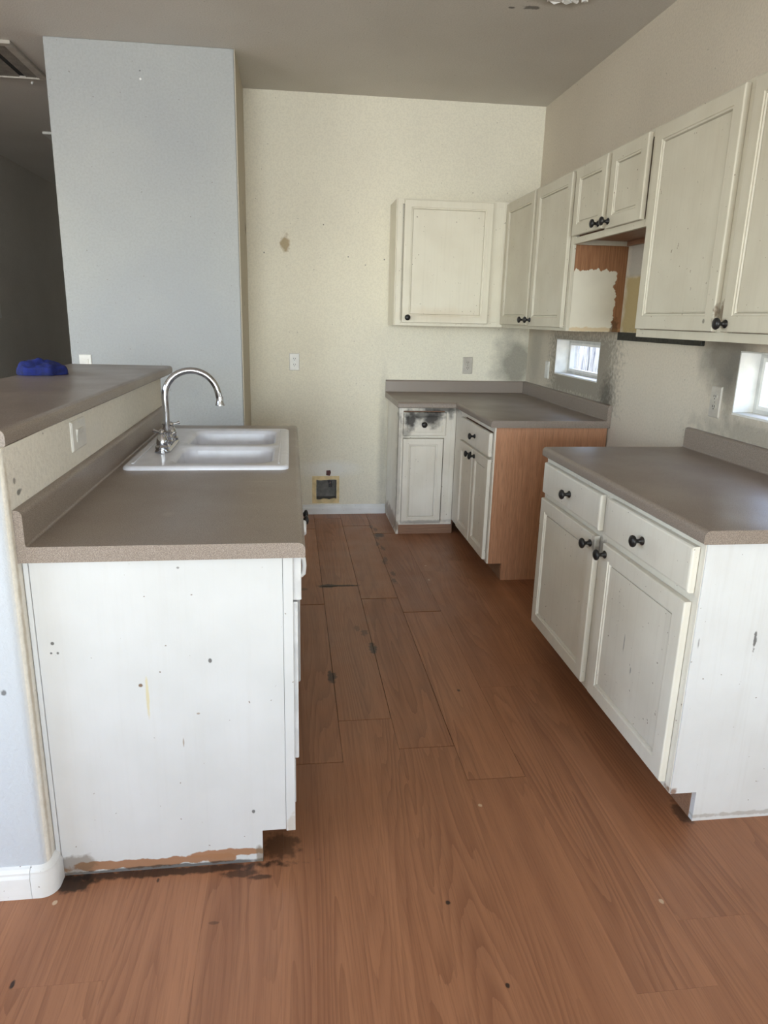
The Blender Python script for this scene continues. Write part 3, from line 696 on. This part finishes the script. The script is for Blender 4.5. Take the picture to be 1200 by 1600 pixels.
# faucet
t = T('faucet', 'chrome gooseneck faucet with two lever handles behind the sink bowls', 'faucet', (-.508,2.735,.927))
fx, fy = -.508, 2.735
base = [[(x,y,z) for x,y in rr(fx-w,fx+w,fy-.135,fy+.135,w*.98)] for w,z in ((.029,.9285),(.029,.932),(.025,.938),(.022,.942))]
t.part('base_plate', MB().loft(base), M['chrome'], smooth=40)
R_ = .1; zc = 1.122
pts = [(fx,fy,.94),(fx,fy,1.0),(fx+.002,fy,1.06)] + [(fx+R_-R_*math.cos(a), fy+.014*math.sin(a/2), zc+R_*math.sin(a)) for a in [PI*i/20 for i in range(0,20)]]
pts.append((fx+2*R_+.004, fy+.016, zc-.008))
t.part('spout', MB().tube(pts, .0125, 16), M['chrome'], smooth=60)
t.part('spout_collar', MB().lathe([(.022,0),(.022,.012),(.017,.018),(.017,.03),(.0135,.034)],(fx,fy,.94)), M['chrome'], smooth=35)
t.part('aerator', MB().lathe([(.013,.008),(.0135,0),(.0145,-.012),(.018,-.022),(.018,-.025)],(fx+2*R_+.004,fy+.016,zc-.008)), M['chrome'], smooth=35)
for s in (-1, 1):
    hy = fy + s*.102
    h = t.part('handle', MB().lathe([(.027,0),(.027,.008),(.021,.014),(.022,.02),(.020,.036),(.014,.05),(.0095,.056),(.0115,.060),(.009,.068),(.003,.072)],(fx,hy,.941)), M['chrome'], smooth=35)
    for q in (-1, 1):
        t.part('lever', MB().tube([(fx,hy,1.002),(fx+.018*q,hy+s*.006*q,1.004),(fx+.032*q,hy+s*.012*q,1.008)], [.004,.0045,.007], 10), M['chrome'], h, smooth=60)
t.part('diverter', MB().lathe([(.014,0),(.012,.02),(.008,.03),(.011,.036),(.004,.042)],(fx+.003,fy+.055,.941)), M['chrome'], smooth=35)

# raised bar
t = T('bar_top', 'raised taupe laminate bar top holding a blue rag, on the half wall', 'bar top', (-.87,2.6,1.142))
def edge(off, z):   # plan of the bar, right side slightly out of square, inset by off
    return [(-1.13+off,1.50+off*0,z), (-.648-off,1.575,z), (-.612-off,3.585-off*0,z), (-.622-off,3.60-off,z), (-1.12+off,3.64-off,z)]
rings = [edge(.004,1.142), edge(0,1.146)] + [edge(.016-.016*math.cos(.5*PI*i/5), 1.164+.016*math.sin(.5*PI*i/5)) for i in range(6)]
t.part('top', MB().loft(rings), M['counter'], smooth=30)
# blue rag
t = T('rag', 'crumpled bright blue cloth lying on the raised bar top', 'cloth', (-1.03,2.99,1.18))
N, K = 44, 14; rings = []
for k in range(K+1):
    f = k/K; ring = []
    for i in range(N):
        a = 2*PI*i/N; d = Vector((math.cos(a)*1.5, math.sin(a)*1.5, .3))
        rad = 1 + .18*mnoise.noise(d*1.3) + .07*mnoise.noise(d*4)
        x, y = .093*rad*math.cos(a)*(1-f**1.6), .075*rad*math.sin(a)*(1-f**1.6)
        fold = mnoise.noise(Vector((x*38, y*38, 2.))) * .012 + mnoise.noise(Vector((x*90, y*90, 5.)))*.005
        h = .03*min(1, f*5)**.6 + .034*f**2.2 + fold*min(1, f*4)
        h += .014*math.exp(-(((x+.055)/.03)**2+((y+.02)/.04)**2)) * min(1, f*4) + .01*math.exp(-(((x-.05)/.022)**2+((y+.02)/.03)**2))*min(1, f*4)
        ring.append((-1.03+x, 2.99+y, 1.181+max(0,h)))
    rings.append(ring)
t.part('cloth', MB().loft(rings), M['cloth'], smooth=70)

# ------------------------------------------------------------------ plates on the walls (built facing -y)
def plate_base(o, mat, w=.07, h=.114):
    ring = lambda i, n: [(-w/2+i,-n,-h/2+i),(w/2-i,-n,-h/2+i),(w/2-i,-n,h/2-i),(-w/2+i,-n,h/2-i)]
    return build('cover_plate', MB().loft([ring(0,0),ring(0,.003),ring(.004,.0065)]), mat, o)
def outlet(label, loc, rz, mat, h=.118):
    o = thing('wall_outlet', label, 'outlet', loc, rz, 'duplex wall outlets')
    plate_base(o, mat, .072, h)
    for s in (-1, 1):
        c = s*.0205
        r = build('receptacle', MB().prism([(.0165*math.cos(a), c+.0142*math.sin(a)) for a in [2*PI*i/16 for i in range(16)]], -.0085, -.006, 'y'), mat, o)
        for dx in (-.006, .006): build('slot', MB().box(dx-.0014,dx+.0014,-.0092,-.0084,c-.001,c+.008), M['slot'], r)
        build('slot', MB().lathe([(.0026,0),(.0026,.0008)],(0,-.0084,c-.007),(0,-1,0),10), M['slot'], r)
    build('screw', MB().lathe([(.003,0),(.0025,.001)],(0,-.0065,0),(0,-1,0),10), M['chrome'], o)
    return o
outlet('white duplex outlet alone on the bare back wall, left of the upper cabinet', (-.003,YB,1.117), 0, M['plate'])
outlet('white duplex outlet on the back wall just above the corner worktop', (1.249,YB,1.109), 0, M['plate_old'])
outlet('duplex outlet on the right wall beside the nearer bright window', (XW,2.655,1.128), -PI/2, M['plate_old'], .126)
def switch(label, loc, rz, tilt=0, w=.07, h=.114):
    o = thing('light_switch', label, 'switch', loc, rz, 'white wall switches')
    plate_base(o, M['plate'], w, h)
    a, b = (.017,.033) if h >= w else (.03,.017)
    build('rocker_frame', MB().box(-a-.002,a+.002,-.0075,-.006,-b-.002,b+.002), M['plate'], o)
    build('rocker', MB().prism([(-.0075,-b),(-.0075,b),(-.0115,b),(-.0085,0),(-.008,-b)], -a, a, 'x'), M['plate'], o, bevel=.0008)
    return o
switch('white switch on the half wall strip under the raised bar', (-.648,2.09,1.086), PI/2, w=.134, h=.086)
switch('white rocker switch low on the grey wall, half hidden by the bar', (-1.228,4.338,1.128), 0)
switch('narrow switch plate on the right wall left of the far small window', (XW,4.59,1.115), -PI/2)
switch('white switch on the dark left wall of the hallway', (-2.70,7.02,1.45), PI/2, h=.2)
# recessed valve box near the floor
t = T('valve_box', 'square tan-framed recessed valve box low on the back wall', 'valve box', (.22,YB,.083))
x0,x1,z0,z1 = .120,.320,.083,.289
jag = lambda a,b,n,amp: [a+(b-a)*i/n for i in range(n+1)]
inner = []
for (p,q) in (((.148,.112),(.302,.118)),((.302,.118),(.300,.262)),((.300,.262),(.150,.260)),((.150,.260),(.148,.112))):
    for i in range(8):
        f = i/8; amp = .006 if p[1] < .115 else .003
        inner.append((p[0]+(q[0]-p[0])*f+random.uniform(-amp,amp)*.6, p[1]+(q[1]-p[1])*f+random.uniform(-amp,amp)))
outer = []
for (p,q) in (((x0,z0),(x1,z0)),((x1,z0),(x1,z1)),((x1,z1),(x0,z1)),((x0,z1),(x0,z0))):
    for i in range(8): f = i/8; outer.append((p[0]+(q[0]-p[0])*f, p[1]+(q[1]-p[1])*f))
Y = lambda l, y: [(x,y,z) for x,z in l]
t.part('frame', MB().loft([Y(outer,YB), Y(outer,YB-.004), Y(inner,YB-.004), Y(inner,YB+.012)], False, False), M['tan'])
t.part('box_shell', MB().box(.1505,.2995,YB+.085,YB+.09,.1105,.2615).box(.1505,.153,YB+.004,YB+.085,.1105,.2615).box(.297,.2995,YB+.004,YB+.085,.1105,.2615).box(.153,.297,YB+.004,YB+.085,.1105,.113).box(.153,.297,YB+.004,YB+.085,.259,.2615), M['box_in'])
v = t.part('valve', MB().lathe([(.008,0),(.008,.02),(.012,.022),(.012,.034),(.007,.036),(.007,.05)],(.255,YB+.045,.205)), M['chrome'], smooth=35)
t.part('valve_handle', MB().box(.245,.268,YB+.035,YB+.041,.196,.222), M['black'], v, bevel=.002)
o = T('wall_tag', 'small dark red scrap stuck on the back wall above the valve box', 'scrap', (.238,YB,.295))
o.part('scrap', MB().prism([(.222,.297),(.250,.292),(.258,.318),(.254,.334),(.224,.332)], YB-.008, YB-.0005, 'y'), M['red'], bevel=.002)

# ------------------------------------------------------------------ ceiling fittings in the hall
t = T('return_grille', 'large return-air grille on the ceiling at the hallway mouth', 'grille', (-1.8,4.75,HC))
gx0,gx1,gy0,gy1 = -2.15,-1.505,4.435,5.075
t.part('frame', MB().box(gx0,gx1,gy0,gy0+.045,HC-.018,HC).box(gx0,gx1,gy1-.045,gy1,HC-.018,HC).box(gx0,gx0+.045,gy0+.045,gy1-.045,HC-.018,HC).box(gx1-.045,gx1,gy0+.045,gy1-.045,HC-.018,HC), M['plate_old'], bevel=.003)
mb = MB()
for i in range(44):
    x = gx0+.05+i*.0125
    if -1.665 < x < -1.635: continue
    mb.prism([(x,HC-.012),(x+.011,HC-.006),(x+.011,HC-.004),(x,HC-.010)], gy0+.045, gy1-.045, 'y')
lv = t.part('louvres', mb, M['grille']); lv['kind'] = 'stuff'
t.part('duct', MB().box(gx0+.045,gx1-.045,gy0+.045,gy1-.045,HC-.0035,HC-.0005), M['dark'])
t = T('ceiling_register', 'small pale register on the dim hallway ceiling beside the grey wall', 'register', (-1.85,6.6,HC))
t.part('frame', MB().box(-2.0,-1.66,6.46,6.53,HC-.02,HC).box(-2.0,-1.66,6.64,6.72,HC-.02,HC).box(-2.0,-1.95,6.53,6.64,HC-.02,HC).box(-1.71,-1.66,6.53,6.64,HC-.02,HC), M['plate'], bevel=.004)
t.part('vane', MB().box(-1.95,-1.71,6.575,6.59,HC-.015,HC), M['grille'])
t.part('duct', MB().box(-1.95,-1.71,6.53,6.64,HC-.003,HC-.0005), M['grille'])
o = T('paint_curl', 'tiny white curl hanging from the ceiling behind the return grille', 'flake', (-1.618,5.11,HC))
o.part('curl', MB().tube([(-1.618,5.11,HC),(-1.616,5.108,HC-.012),(-1.622,5.102,HC-.026)], [.008,.01,.006], 8), M['plate'], smooth=60)
